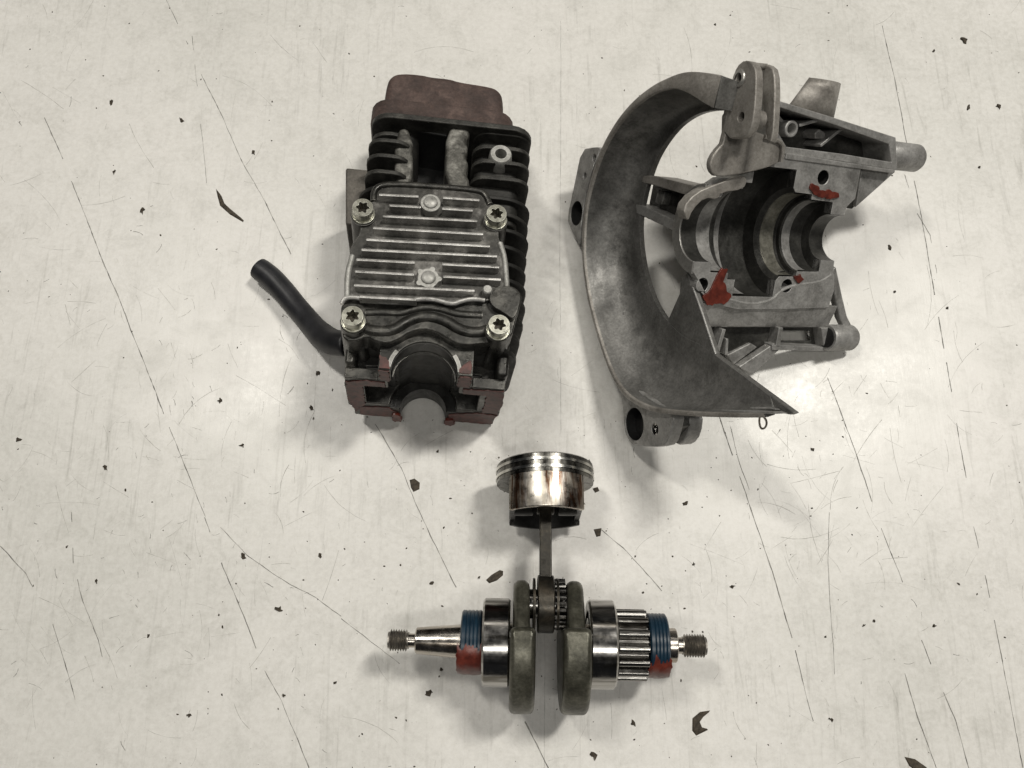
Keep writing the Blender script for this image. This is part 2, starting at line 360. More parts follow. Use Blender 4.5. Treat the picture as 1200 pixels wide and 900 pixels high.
def bearing(p0, p1, r):
    w = p1 - p0
    o = shaft_part('ball_bearing', [(p0 + 1, r - 13), (p0, r - 11.5), (p0, r - 2.2), (p0 + 2.2, r), (p1 - 2.2, r), (p1, r - 2.2), (p1, r - 11.5), (p1 - 1, r - 13)], 'race', 96)
    shaft_part('inner_race', [(p0 + .2, 20), (p0 + .2, 29), (p1 - .2, 29), (p1 - .2, 20)], 'race', 64, parent=o)
    shaft_part('bearing_shield', [(p0 + 2.5, 28), (p0 + 2.5, r - 12), (p1 - 2.5, r - 12), (p1 - 2.5, 28)], 'dark_hole', 48, parent=o)
bearing(566, 597.5, 50); bearing(688.5, 719.5, 50.5)
# worm pinion with straight teeth
out = []; nt = 14; rg = 40.5 * KP
for i in range(nt):
    for f, rr in ((0.02, rg - 3.2), (0.14, rg - 3.1), (0.30, rg - 0.4), (0.42, rg), (0.60, rg), (0.72, rg - 0.4), (0.88, rg - 3.1)):
        t = 2 * math.pi * (i + f) / nt + 0.12; out.append((rr * math.cos(t), rr * math.sin(t)))
MB().prism(out, kx(721), kx(756.5), YZ).build('pinion_gear', 'gear', crank, 0.35, 25)
# crank webs: a web with pin lobe, and a thicker counterweight
def hull(c0, r0, c1, r1, n=20):
    d = c0 - c1; k = math.degrees(math.acos((r1 - r0) / d)) if d else 90
    k = 180 - k
    a = [(c0 + r0 * math.cos(R(t)), r0 * math.sin(R(t))) for t in [-(180 - k) + (2 * (180 - k)) * i / n for i in range(n + 1)]]
    b = [(c1 + r1 * math.cos(R(t)), r1 * math.sin(R(t))) for t in [(180 - k) + (2 * k) * i / (2 * n) for i in range(2 * n + 1)]]
    return a + b
def web(p0, p1, q0, q1):
    o = MB().prism(hull(14.5, 8.9, -1.5, 18.0), kx(p0), kx(p1), YZ).build('crank_web', 'steel_dark', crank, 2.6, 40, 4)
    cw = [(25.7 * math.cos(R(t)), 25.7 * math.sin(R(t))) for t in [78 + 204 * i / 44 for i in range(45)]]
    MB().prism(cw, kx(q0), kx(q1), YZ).build('counterweight', 'steel_dark', o, 3.0, 40, 4)
web(600.5, 620, 597.5, 626); web(663, 683, 656, 687.5)
PINY = 14.5
PX = lambda x, y, z: (x, y + PINY, z)
MB().lathe([(kx(612), 0), (kx(612), 5.6), (kx(672), 5.6), (kx(672), 0)], PX, 40).build('crank_pin', 'gear', crank)
# piston in its own tilted frame
EL = -6.0; PR = 20.0
tp = table(640.5, 527.5, 39.8)
crown = Vector((tp.x, tp.y, 39.8)) - Matrix.Rotation(R(EL), 3, 'X') @ Vector((0, 0, PR))
PF = Frame(crown, 0.0, 0.0, EL)
pm = K.matrix().inverted() @ PF.matrix()
AY = lambda x, y, z: (y, x, z)
piston = MB().lathe([(0.0, 0), (0.0, 17), (-0.3, 19.2), (-0.9, 19.9), (-2.3, 19.9), (-2.3, 18.6), (-3.7, 18.6), (-3.7, 19.9), (-5.4, 19.9), (-5.4, 18.6), (-6.8, 18.6), (-6.8, 19.8), (-8.2, 19.8), (-8.2, 14.0), (-7.5, 10), (-7.5, 0)], AY, 96).build('piston', 'piston_land', crank)
piston.matrix_local = pm
for y0 in (-2.45, -5.55):
    MB().lathe([(y0, 18.0), (y0, 20.25), (y0 - 1.15, 20.25), (y0 - 1.15, 18.0)], AY, 96, 4, 358.5).build('piston_ring', 'ring', piston)
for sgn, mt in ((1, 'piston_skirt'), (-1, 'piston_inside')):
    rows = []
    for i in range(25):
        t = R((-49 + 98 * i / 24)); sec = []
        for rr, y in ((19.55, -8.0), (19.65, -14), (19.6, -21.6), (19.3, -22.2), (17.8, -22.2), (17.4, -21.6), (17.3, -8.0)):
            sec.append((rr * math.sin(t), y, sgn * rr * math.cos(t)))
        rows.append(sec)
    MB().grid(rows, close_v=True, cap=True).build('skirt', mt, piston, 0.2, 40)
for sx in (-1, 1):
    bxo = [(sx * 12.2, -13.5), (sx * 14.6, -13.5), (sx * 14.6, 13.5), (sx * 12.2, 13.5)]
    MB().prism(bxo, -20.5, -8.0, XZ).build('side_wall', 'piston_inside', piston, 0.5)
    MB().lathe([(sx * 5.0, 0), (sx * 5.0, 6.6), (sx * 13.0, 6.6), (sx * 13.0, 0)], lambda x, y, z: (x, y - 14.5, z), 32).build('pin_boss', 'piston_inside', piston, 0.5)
# connecting rod
small = K.Mi @ (PF.O + PF.M @ Vector((0, -14.5, 0)) - K.O)
big = Vector((kx(639), PINY, 0.0)); ax = (small - big); ln = ax.length; ax.normalize()
RF = Matrix((ax.cross(Vector((1, 0, 0))).normalized(),)).to_3x3() if False else None
side = Vector((1, 0, 0)); nrm = side.cross(ax).normalized()
RZ = lambda s_, t_, h: tuple(big + ax * s_ + nrm * t_ + side * h)
rod = MB().prism([(7, -5.2), (ln - 4, -3.6), (ln - 4, 3.6), (7, 5.2)], -2.35, 2.35, RZ).build('connecting_rod', 'rod_steel', crank, 0.5)
MB().prism(circle(0, 0, 11.0, 48), -3.2, 3.2, RZ, [circle(0, 0, 8.0, 40)]).build('big_end', 'rod_steel', rod, 0.6)
MB().prism(circle(ln, 0, 6.2, 32), -3.6, 3.6, RZ, [circle(ln, 0, 3.9, 24)]).build('small_end', 'rod_steel', rod, 0.5)
for h in (4.5, -4.5):
    MB().prism(circle(0, 0, 9.8, 40), h - 0.5, h + 0.5, RZ, [circle(0, 0, 6.2, 32)]).build('thrust_washer', 'rod_steel', rod, 0.2)
ndl = MB().lathe([(-2.0, 0), (-2.0, 0.95), (2.0, 0.95), (2.0, 0)], lambda x, y, z: RZ(y + 8.8, z, x + 5.5), 10).build('needle_roller', 'gear', rod)
for i in range(1, 22):
    t = 2 * math.pi * i / 22; rotm = Matrix.Translation(big * S) @ Matrix.Rotation(t, 4, side) @ Matrix.Translation(-big * S)
    c = ndl.copy(); col.objects.link(c); c.parent = rod; c.matrix_local = rotm

# ================================================================== cylinder (lies on its side, parting face towards the piston)
eo = table(495, 492, 4)
E_ = Frame((eo.x, eo.y, 3.2), -3.0, 6.0, -4.0)
eng = root('engine_cylinder', E_, 'dark finned engine cylinder with ribbed cover, four star bolts and rubber hose', 'engine cylinder')
ex = lambda px, py, w: E_.at(px, py, 2, w)
et = lambda pts, w: [V2(ex(x, y, w)) for x, y in pts]
# barrel core and cooling fins
MB().prism(rrect(-22, 8, 25, 54, 16), 14, ex(500, 226, 54).y, XZ).build('barrel', 'fin_black', eng, 1.0)
for u0, u1 in ((-26, -11), (13, 33)): MB().prism(rrect(u0, 9, u1, 54, 5), 70, ex(520, 141, 63).y, XZ).build('head_core', 'fin_black', eng, 1.0)
v0, v1 = ex(600, 238, 54).y, ex(600, 412, 54).y
nf = 10
for i in range(nf):
    f = i / (nf - 1); v = v0 + (v1 - v0) * f
    uR = 38.6 - (2.5 * max(0, f - 0.75) / 0.25); rnd = random.Random(i)
    out = rrect(-34 + 2 * (f > 0.7), 5.4 - 3 * f, uR + rnd.uniform(-0.3, 0.3), 57 + rnd.uniform(-0.4, 0.4), 13, 7)
    MB().prism(out, v - 0.95, v + 0.95, XZ).build('cooling_fin', 'fin_black', eng, 0.5)
# head: fins either side of the port, end plate
for py in (163, 181, 200):
    v = ex(445, py, 62).y
    MB().prism(rrect(-31.5, 6, -13, 62, 7), v - 1.0, v + 1.0, XZ).build('head_fin', 'head_alloy', eng, 0.5)
for py in (155, 172, 189, 208):
    v = ex(580, py, 60).y
    MB().prism(rrect(12, 8.2, 37.0, 60, 7), v - 1.0, v + 1.0, XZ).build('head_fin', 'head_alloy', eng, 0.5)
ve = ex(520, 141, 63).y
MB().prism(rrect(-31.5, 7.9, 37.2, 63, 9), ve - 1.4, ve + 1.4, XZ).build('end_plate', 'head_alloy', eng, 0.6)
MB().prism(rrect(-31.2, 8, -14, 58, 8), ve - 6.5, ve - 4.5, XZ).build('head_fin', 'head_alloy', eng, 0.5)
def wob(pts, amp, sd):
    rnd = random.Random(sd); return [(x + rnd.uniform(-amp, amp), y + rnd.uniform(-amp, amp)) for x, y in pts]
MB().prism(et(smooth(wob([(463, 149), (484, 149), (484, 222), (463, 222)], 0.8, 3), 1), 59), 8, 59, XYZ).build('port_wall', 'grimy_alloy', eng, 2.4, 30, 3)
MB().prism(et(smooth([(523, 144), (547, 145), (552, 156), (546, 164), (549, 174), (545, 182), (550, 192), (546, 202), (551, 212), (549, 224), (521, 222)], 1), 60), 8, 60, XYZ).build('port_wall', 'grimy_alloy', eng, 1.8, 30, 3)
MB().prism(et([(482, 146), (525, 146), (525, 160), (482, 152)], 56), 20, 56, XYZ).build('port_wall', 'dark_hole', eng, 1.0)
MB().prism(et([(482, 146), (525, 146), (525, 225), (482, 225)], 30), 24, 30, XYZ).build('port_floor', 'dark_hole', eng)  # slot back and floor coloured black, the port's shade painted in
q = ex(587, 180, 61)
MB().lathe([(44, 3.2), (44, 5.4), (57, 5.0), (60.4, 4.7), (61, 4.2), (61, 2.5), (58, 2.1), (50, 2.1), (50, 0)], lambda x, y, z: (q.x + y, q.y + z, x), 40).build('threaded_boss', 'oxide_alloy', eng)
# rusty cap beyond the end plate
MB().prism(rrect(-32.2, 10, 29, 61.5, 9), ve + 1.2, ve + 9.5, XZ).build('gasket_plate', 'rust', eng, 0.8)
out = smooth([(-27.5, ve + 1.4), (24.5, ve + 1.4), (24.5, ve + 22.6), (22, ve + 27.8), (17, ve + 29.2), (4, ve + 29.8), (0, ve + 31.0), (-9, ve + 30.8), (-12, ve + 31.5), (-21, ve + 31.2), (-26, ve + 29.2), (-27.8, ve + 23.6)], 2)
MB().prism(out, 13, 54, XYZ).build('exhaust_cap', 'rust', eng, 3.5, 40, 4)
# side flanges
qa, qb = ex(405, 262, 46), ex(405, 196, 46)
MB().prism([(qa.x, qa.y), (-31, qa.y), (-31, qb.y), (qb.x, qb.y)], 16, 46, XYZ).build('side_flange', 'brown_dust', eng, 1.0)
qa, qb = ex(616, 236, 46), ex(615, 207, 46)
MB().prism([(33, qa.y), (qa.x, qa.y), (qb.x, qb.y), (33, qb.y)], 20, 46, XYZ).build('side_flange', 'brown_dust', eng, 1.0)
# ribbed cover
cov = [(437, 238), (437, 226), (441, 219), (450, 216), (466, 215), (562, 222), (570, 227), (575, 240), (588, 246), (590, 262), (583, 272), (589, 293), (594, 300), (589, 303), (593, 320), (594, 352), (500, 354), (407, 350), (406, 330), (409, 315), (413, 300), (409, 296), (411, 288), (424, 270), (418, 258), (424, 240)]
cover = MB().prism(et(smooth(cov, 1), 65), 57, 65, XYZ).build('cylinder_cover', 'cover_alloy', eng, 0.7, 30)
def rib(x0, y0, x1, y1, w0=64.5, w1=69.2, t=0.62):
    a, b = ex(x0, y0, w1), ex(x1, y1, w1); d = Vector((b.x - a.x, b.y - a.y)); d.normalize(); n = Vector((-d.y, d.x)) * t
    ln_ = [(a.x + n.x, a.y + n.y), (a.x - n.x, a.y - n.y), (b.x - n.x, b.y - n.y), (b.x + n.x, b.y + n.y)]
    return MB().prism(ln_, w0, w1, XYZ).build('cooling_rib', 'rib_alloy', cover, 0.4, 30)
Z2 = lambda x, y: (380 + x * .21667, 210 + y * .21667)
for a in ((295, 82, 512, 92), (640, 98, 842, 112), (350, 140, 525, 150), (635, 157, 805, 168), (315, 198, 830, 225), (262, 262, 862, 296), (225, 325, 898, 362), (198, 380, 938, 416), (172, 433, 492, 450), (636, 458, 948, 475), (165, 497, 486, 515), (642, 525, 958, 542), (160, 572, 815, 602), (188, 634, 500, 650)):
    rib(*Z2(a[0], a[1]), *Z2(a[2], a[3]))
def rail(pts, w, r, name, material, par):
    return MB().tube([ex(x, y, w) for x, y in smooth(pts, 2, False)], r, 12).build(name, material, par)
rail([(413, 300), (408, 318), (407, 334), (407, 350)], 65.0, 1.2, 'cover_rim', 'oxide_alloy', cover)
rail([(586, 285), (591, 300), (593, 320), (594, 338)], 65.0, 1.1, 'cover_rim', 'oxide_alloy', cover)
rail([(438, 236), (438, 224), (446, 217), (466, 216), (515, 219), (560, 223), (569, 228), (574, 240)], 65.0, 1.3, 'cover_rim', 'case_dark', cover)
for sx, sy, r, fl in ((504.6, 237, 4.1, 0), (502, 325, 4.2, 1)):
    q = ex(sx, sy, 69)
    out = [((r + (1.1 * max(0, math.cos(5 * t)) ** 0.5 if fl and math.cos(5 * t) > 0 else 0)) * math.cos(t) + q.x, (r + (1.1 * max(0, math.cos(5 * t)) ** 0.5 if fl and math.cos(5 * t) > 0 else 0)) * math.sin(t) + q.y) for t in [2 * math.pi * k / 60 for k in range(60)]]
    st = MB().prism(out, 64.5, 68.8, XYZ).build('cover_boss', 'oxide_alloy', cover, 0.5, 30)
    MB().lathe([(68.5, 2.9), (69.4, 2.7), (69.8, 2.2), (70.0, 0)], lambda x, y, z: (q.x + y, q.y + z, x), 32).build('rivet', 'oxide_alloy', st)
# bolts with star sockets
def star(r, n=6):
    return [((r * (0.84 + 0.16 * math.cos(n * t))) * math.cos(t), (r * (0.84 + 0.16 * math.cos(n * t))) * math.sin(t)) for t in [2 * math.pi * k / 72 for k in range(72)]]
bolts = []
for i, (bx_, by_, wt) in enumerate(((425, 243, 71.5), (582, 250, 71), (413, 370, 72), (585, 380, 71.5))):
    q = ex(bx_, by_, wt)
    MB().lathe([(30, 0), (30, 5.6), (wt - 9, 5.0), (wt - 5.4, 4.9), (wt - 5.0, 4.4), (wt - 5.0, 0)], lambda x, y, z: (q.x + y, q.y + z, x), 40).build('bolt_boss', 'case_dark' if i > 1 else 'cover_alloy', eng)
    if i == 0:
        hd = MB().prism(circle(0, 0, 3.95, 72), -4.4, 0, XYZ, [star(2.6)]).build('bolt', 'zinc', eng, 0.2, 50)
        MB().prism(circle(0, 0, 3.2, 32), -4.4, -3.7, XYZ).build('socket_floor', 'rod_steel', hd)
        MB().lathe([(-5.2, 0), (-5.2, 4.6), (-4.3, 4.6), (-4.3, 0)], lambda x, y, z: (y, z, x), 40).build('washer', 'zinc', hd, 0.2)
        hd.matrix_local = Matrix.Translation(q * S)
    else:
        hd2 = copy(hd, eng, Matrix.Translation(q * S) @ Matrix.Rotation(R(17 * i), 4, 'Z'))
# bridge plate with wavy lip, bearing arch
br = [(400, 352), (412, 347), (424, 350), (437, 353), (467, 355), (480, 353), (493, 350), (510, 351), (530, 357), (540, 353), (553, 350), (566, 352), (572, 340), (580, 335), (597, 333), (609, 340), (612, 350), (604, 378), (600, 394), (588, 400), (570, 402), (552, 404), (536, 403), (522, 395), (510, 388), (496, 385), (480, 389), (468, 397), (455, 402), (440, 400), (430, 394), (420, 399), (403, 400), (399, 380)]
bridge = MB().prism(et(smooth(br, 1), 63), 52, 63, XYZ).build('bridge_plate', 'case_dark', eng, 1.0, 30, 3)
MB().tube([ex(x, y, 65.5) for x, y in smooth([(400, 356), (403, 350), (412, 348), (424, 350), (437, 353), (467, 355), (480, 353), (493, 350), (510, 351), (530, 357), (540, 353), (553, 350), (568, 352)], 2, False)], 0.9, 10).build('lip', 'rib_alloy', bridge)
MB().prism(et(smooth([(572, 341), (580, 336), (597, 334), (608, 341), (611, 351), (603, 376), (590, 366), (575, 358)], 2), 66.5), 63, 66.5, XYZ).build('ear', 'case_dark', bridge, 0.6, 30)
q = ex(571.5, 338.5, 69); MB().lathe([(60, 0), (60, 1.9), (68.5, 1.9), (69, 1.5), (69, 0)], lambda x, y, z: (q.x + y, q.y + z, x), 24).build('pin', 'oxide_alloy', bridge)
for r_, pts in ((2.3, [(424, 384), (440, 389), (462, 388), (478, 376), (500, 370), (522, 376), (540, 388), (560, 391), (574, 386)]), (1.6, [(428, 367), (450, 366), (470, 368), (486, 362), (502, 360), (520, 363), (536, 369), (565, 370)])):
    MB().tube([ex(x, y, 62.6) for x, y in smooth(pts, 3, False)], r_, 14).build('cast_ridge', 'case_dark', bridge)
# crankcase half with its three bore diameters
def half(u0, u1, v_, r, w0, w1, notch=False, name='case_wall', material='case_dark', parent=None):
    arc = [(r * math.cos(R(t)), r * math.sin(R(t))) for t in range(0, 181, 6)]
    out = [(u1, 0), (u1, v_), (u0, v_), (u0, 0)]
    if notch: out = [(u1, 0), (u1, v_), (u0, v_), (u0, 0), (-23.5, 0), (-23.5, 8.4)] + [p for p in arc[::-1] if p[1] > 8.4] + [(22.5, 8.4), (22.5, 0)]
    else: out = [(u1, 0), (u1, v_), (u0, v_), (u0, 0), (-r, 0)] + arc[::-1][1:-1] + [(r, 0)]
    return MB().prism(out, w0, w1, XYZ).build(name, material, parent or eng, 0.5, 40)
case = half(-29.5, 31.0, 20, 10.0, 1.4, 13.0, name='crankcase_half', material='case_dark')
half(-31.5, 32.5, 20, 14.0, 13.0, 18.0, parent=case); half(-31.5, 32.5, 20, 14.0, 18.0, 38.0, True, parent=case); half(-18.0, 19.0, 20, 14.0, 38.0, 46.0, parent=case)
for u0, u1 in ((-31.0, -17.8), (18.8, 32.0)): MB().prism([(u0, 0), (u1, 0), (u1, 4.5), (u0, 4.5)], 38.0, 46.0, XYZ).build('case_wall', 'case_dark', case, 0.5, 40)
half(-17.5, 18.5, 19, 12.6, 46.0, 58.0, parent=case, name='bearing_saddle')
for u0, u1 in ((-31.2, -27.0), (28.0, 32.6)):
    MB().prism([(u0, 4.2), (u1, 4.2), (u1, 26), (u0, 26)], 30, 50.5, XYZ).build('side_leg', 'case_dark', case, 1.5, 40, 3)
for a0, a1 in ((5, 36), (144, 175)): MB().lathe([(57.4, 12.7), (58.3, 12.7), (58.25, 14.2), (57.4, 14.4)], lambda x, y, z: (y, z, x), 20, a0, a1, close=True).build('seat_edge', 'oxide_alloy', case)
MB().lathe([(13.1, 13.95), (13.1, 13.7), (45.9, 13.7), (45.9, 13.95)], lambda x, y, z: (y, z, x), 40, 39, 141).build('bore_dark_shell', 'piston_inside', case)  # thin near-black shells added over the bore surface to darken it
MB().lathe([(1.6, 9.98), (1.6, 9.8), (13.0, 9.8), (13.0, 9.98)], lambda x, y, z: (y, z, x), 40, 2, 178).build('bore_dark_shell', 'piston_inside', case)
MB().lathe([(46.0, 12.55), (46.0, 12.35), (57.2, 12.35), (57.2, 12.55)], lambda x, y, z: (y, z, x), 40, 2, 178).build('bore_dark_shell', 'piston_inside', case)
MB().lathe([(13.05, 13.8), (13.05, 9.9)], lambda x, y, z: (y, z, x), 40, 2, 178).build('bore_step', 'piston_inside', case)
for u0, u1 in ((-23.4, -12.2), (12.2, 22.4)):
    MB().prism([(u0, 8.0), (u1, 8.0), (u1, 8.5), (u0, 8.5)], 18.1, 37.9, XYZ).build('pocket_shade', 'dark_hole', case)  # thin black plates added to paint the shade of the pockets
MB().lathe([(47.0, 12.4), (49, 12.0), (49, 13.9), (47, 13.9)], lambda x, y, z: (y, z, x), 40, 3, 177, close=True).build('snap_groove', 'case_dark', case)
def blot(pts, sd, amp=0.9):
    rnd = random.Random(sd); out = []
    for i in range(len(pts)):
        a, b = pts[i], pts[(i + 1) % len(pts)]; L = math.hypot(b[0] - a[0], b[1] - a[1]); n = max(1, int(L / 1.1))
        for k in range(n): out.append((a[0] + (b[0] - a[0]) * k / n + rnd.uniform(-amp, amp), a[1] + (b[1] - a[1]) * k / n + rnd.uniform(-amp, amp)))
    return smooth(out, 1)
fr = -0.45
for pts, sd in (([(-30.5, 42), (-24, 45), (-15, 44.5), (-15, 39.5), (-24, 39), (-24.3, 17), (-28.5, 6), (-31, 20)], 1), ([(-27.5, 13), (-15, 15), (-11.5, 10), (-11, 2), (-27, 2.5)], 2), ([(15.5, 44), (31.5, 45), (32.5, 30), (31.5, 17), (25, 17.5), (25.3, 38.5), (15.5, 39)], 3), ([(11.5, 12), (24, 16.5), (31.5, 15), (30, 2.5), (11, 2.5)], 4), ([(-17, 47), (-17, 57), (-13.2, 57.4), (-13.2, 46)], 5), ([(13.2, 46), (13.2, 57), (18, 57.5), (18, 47)], 6)):
    MB().prism(blot(pts, sd, 0.5), fr, 0.05, XZ).build('sealant', 'red_thin', case, 0.15)
for pts, sd in (([(-17, 0.6), (-17, 6), (-13.6, 4), (-13.3, 0.6)], 7), ([(13.2, 0.6), (13.6, 4), (18, 6.5), (18, 0.6)], 8)):
    MB().prism(blot(pts, sd, 0.5), 57.9, 58.3, XYZ).build('sealant', 'red_thin', case, 0.2)
for pts, sd in (([(-13, 9), (-10, 8), (-9, 3), (-9.4, -1.5), (-10.6, -0.6), (-12, -2.0), (-13, 0)], 9), ([(10, 6), (13, 7), (14, 1), (12.4, -1.8), (11.2, -0.4), (10.3, -1.4), (9.6, 2)], 10)):
    MB().prism(blot(pts, sd, 0.4), -1.3, 0.1, XZ).build('sealant', 'red', case, 0.3)
# rubber hose on its nipple
tl = lambda x, y, z: E_.Mi @ (table(x, y, z) - E_.O)
hp = [(304, 315, 6.0), (318, 326, 6.2), (332, 341, 6.6), (346, 358, 7.5), (357, 371, 9.0), (368, 384, 11.5), (378, 394, 14), (388, 400, 17), (398, 402, 20), (410, 404, 22)]
hr = [4.5, 4.55, 4.5, 4.35, 4.4, 4.6, 5.2, 5.1, 4.7, 4.5]
pts = [tl(*p) for p in hp]
fine_p, fine_r = [], []
for i in range(len(pts) - 1):
    for k in range(4):
        f = k / 4; p0, p1, p2, p3 = pts[max(i - 1, 0)], pts[i], pts[i + 1], pts[min(i + 2, len(pts) - 1)]
        fine_p.append(0.5 * ((2 * p1) + (p2 - p0) * f + (2 * p0 - 5 * p1 + 4 * p2 - p3) * f * f + (3 * p1 - p0 - 3 * p2 + p3) * f ** 3)); fine_r.append(hr[i] + (hr[i + 1] - hr[i]) * f)
hose = MB().tube([fine_p[0] + (fine_p[1] - fine_p[0]) * 0.0] + fine_p, [fine_r[0] * 0.86] + fine_r, 28, cap=False)
hose.build('rubber_hose', 'rubber', eng, 0, solid=1.6)

# ================================================================== fan housing half (rests on its scroll ears and one tube end, so it lies tilted)
H = Frame((101.53, 47.06, 55.0), 8.96, 22.99, 36.46)       # axes: shaft axis, across, normal of the parting face
hou = root('fan_housing', H, 'grey cast fan housing half with open crank bore, scroll and red sealant marks', 'fan housing')
hn = lambda pts, n: [V2(H.at(x, y, 2, n)) for x, y in pts]                         # on a plane parallel to the parting face
def ha(pts, a): return [(q.y, q.z) for q in (H.at(x, y, 0, a) for x, y in pts)]     # on a plane square to the shaft axis
# scroll: a bowl swept round the shaft axis
RT = [(-236, 91), (-233.2, 88.8), (-226, 82.8), (-218, 78.1), (-209.4, 74.9), (-200, 73.3), (-193, 73.1), (-186.7, 73.7), (-177.5, 74.6), (-167.5, 74.6), (-154.8, 71.9), (-146.5, 69.6), (-135.3, 68.2), (-120.7, 68.4), (-108.7, 69.2), (-90, 69.0), (-65.6, 65.7), (-55.5, 63.7), (-43.3, 61.2), (-30, 58.8), (-19, 57.8), (-5.6, 57.9), (1.5, 57.3), (9, 57.1), (25, 57.3)]
RIMA = [(-232, -32.0), (-215, -35), (-200, -39), (-187, -42.5), (-170, -45), (-25, -45), (-8, -43.5), (6, -39), (16, -34), (26, -31)]
RIMW = [(-236, 1.6), (-120, 1.8), (-90, 2.0), (-44, 2.6), (-25, 3.2), (-14, 4.4), (-3, 8.3), (6, 11.2), (26, 11.6)]
HOLE = [(-234, 88.5), (-231, 86), (-226.4, 75.4), (-220.4, 65.6), (-212.4, 56.8), (-202, 49.6), (-190, 45.2), (-165, 44), (-150, 44.2), (-128, 45.0), (-112, 46.5), (-93, 49.0), (-78, 48.9), (-60, 49.6), (-35, 48.4), (-8, 45.8), (6, 45.2), (26, 44.6)]
rows = []; rim = []
for i in range(131):
    th = -225.5 + 233.5 * i / 130; Ro, ra, rw, rh = 0.986 * interp(RT, th), interp(RIMA, th), interp(RIMW, th), 0.986 * interp(HOLE, th)
    ri = Ro - rw; d = ra + 28; sec = []
    sec += [(-28.0, rh), (-28.2, rh + (ri - rh) * 0.30)]
    for k in range(1, 10):
        f = k / 9; g = f * math.pi / 2
        sec.append((-28.2 + (d + 1.2) * (1 - math.cos(g)), rh + (ri - rh) * (0.30 + 0.70 * math.sin(g) * 0.985)))
    sec += [(ra + 0.5, ri - 0.1), (ra, ri + 0.4), (ra, Ro - 0.4), (ra + 0.5, Ro), (ra * 0.5 - 14 + 1.5, Ro - 0.8), (-26.2, Ro - 3.5), (-25.4, Ro - 8), (-25.4, rh + 0.4), (-25.8, rh)]
    c, s = math.cos(R(th)), math.sin(R(th))
    rows.append([(a, r * c, r * s) for a, r in sec])
    rim.append([(a, r * c, r * s) for a, r in ((ra + 0.6, ri - 0.15), (ra - 0.35, ri + 0.1), (ra - 0.5, ri + 0.4), (ra - 0.5, Ro - 0.3), (ra - 0.3, Ro + 0.15), (ra + 1.2, Ro + 0.2))])
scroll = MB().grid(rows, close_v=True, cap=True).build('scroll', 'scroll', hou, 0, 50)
MB().grid(rim).build('scroll_rim', 'magnesium_stained', scroll, 0, 50)
# flat back wall running out to the outlet tip
bw = [(800, 324), (806, 319), (822, 366), (838, 415), (885, 450), (931, 484), (925, 486), (860, 474), (800, 470), (768, 430), (766, 395), (774, 385), (782, 376), (789, 360), (796, 344), (797, 332)]
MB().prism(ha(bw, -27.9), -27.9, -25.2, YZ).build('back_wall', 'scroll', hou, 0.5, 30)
eb = ha([(805, 319), (822, 366), (838, 415)], -27.9)
MB().tube([(-27.6, b, n) for b, n in eb], 0.45, 10).build('wall_edge', 'magnesium', hou)
# ledge slots along the outlet tip
MB().prism(ha([(842, 480), (906, 482), (914, 485), (846, 485)], -33), -33.6, -29.0, YZ).build('outlet_lip', 'magnesium', hou, 0.3)
MB().prism(ha([(842, 477), (904, 477), (912, 480), (846, 480)], -29.5), -30.4, -28.0, YZ).build('outlet_lip', 'magnesium', hou, 0.4)
# mounting ears
e1 = smooth([(681, 175), (697, 172), (705, 173), (694, 198), (686, 228), (681, 262), (679, 289), (677, 284), (668, 268), (664, 256), (673, 215)], 1)
q = [H.at(*p, 0, -44) for p in ((675, 250), (685, 206), (696, 185))]
MB().prism(ha(e1, -44), -44, -33.5, YZ, [circle(q[0].y, q[0].z, 5.6, 28), circle(q[1].y, q[1].z, 1.5, 16), circle(q[2].y, q[2].z, 1.6, 16)]).build('mounting_ear', 'magnesium', hou, 0.6, 40)
MB().lathe([(-43.6, 5.55), (-38, 5.5), (-38, 0)], lambda x, y, z: (x, q[0].y + y, q[0].z + z), 28).build('bolt_hole', 'dark_hole', hou)  # black lining stands in for the shade inside the ear's hole
e2 = smooth([(722, 448), (729, 470), (731, 506), (738, 519), (750, 523), (776, 524), (784, 515), (791, 482), (765, 470), (745, 455)], 1)
q = [H.at(*p, 0, -40) for p in ((743, 497), (767, 503))]
MB().prism(ha(e2, -40), -40, -34.5, YZ, [circle(q[0].y, q[0].z, 6.9, 32), circle(q[1].y, q[1].z, 2.4, 20)]).build('mounting_ear', 'magnesium', hou, 0.6, 40)
MB().lathe([(-39.7, 6.85), (-35, 6.8), (-35, 0)], lambda x, y, z: (x, q[0].y + y, q[0].z + z), 28).build('bolt_hole', 'dark_hole', hou)
MB().lathe([(-39.6, 2.4), (-39.2, 1.7), (-38.4, 2.1), (-37.6, 1.7), (-36.8, 2.1), (-36.0, 1.7), (-35.2, 2.1)], lambda x, y, z: (x, q[1].y + y, q[1].z + z), 24).build('thread_insert', 'race', hou)
MB().prism(ha(smooth([(784, 484), (789, 519), (797, 522), (806, 510), (809, 484)], 1), -31), -31, -24, YZ).build('mounting_ear', 'magnesium', hou, 0.8)
MB().prism(ha([(752, 470), (800, 474), (800, 500), (786, 515), (770, 500)], -34), -34.4, -27, YZ).build('ear_web', 'magnesium_oily', hou, 0.6)
# spoke: an open channel from the scroll to the bore hub
MB().prism(ha([(754, 205), (767, 206), (820, 219), (806, 229), (766, 217), (752, 214)], -28), -28.2, -16, YZ).build('spoke_wall', 'magnesium_stained', hou, 0.5)
MB().prism(ha([(745, 238), (754, 241), (799, 262), (798, 275), (780, 266), (746, 250)], -28), -28.2, -16, YZ).build('spoke_wall', 'magnesium', hou, 0.5)
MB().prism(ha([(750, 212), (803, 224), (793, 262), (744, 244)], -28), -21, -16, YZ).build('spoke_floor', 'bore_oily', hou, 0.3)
MB().prism(ha([(764, 222), (772, 224), (768, 240), (760, 237)], -28), -25, -20.5, YZ).build('spoke_rib', 'magnesium_oily', hou, 0.6)
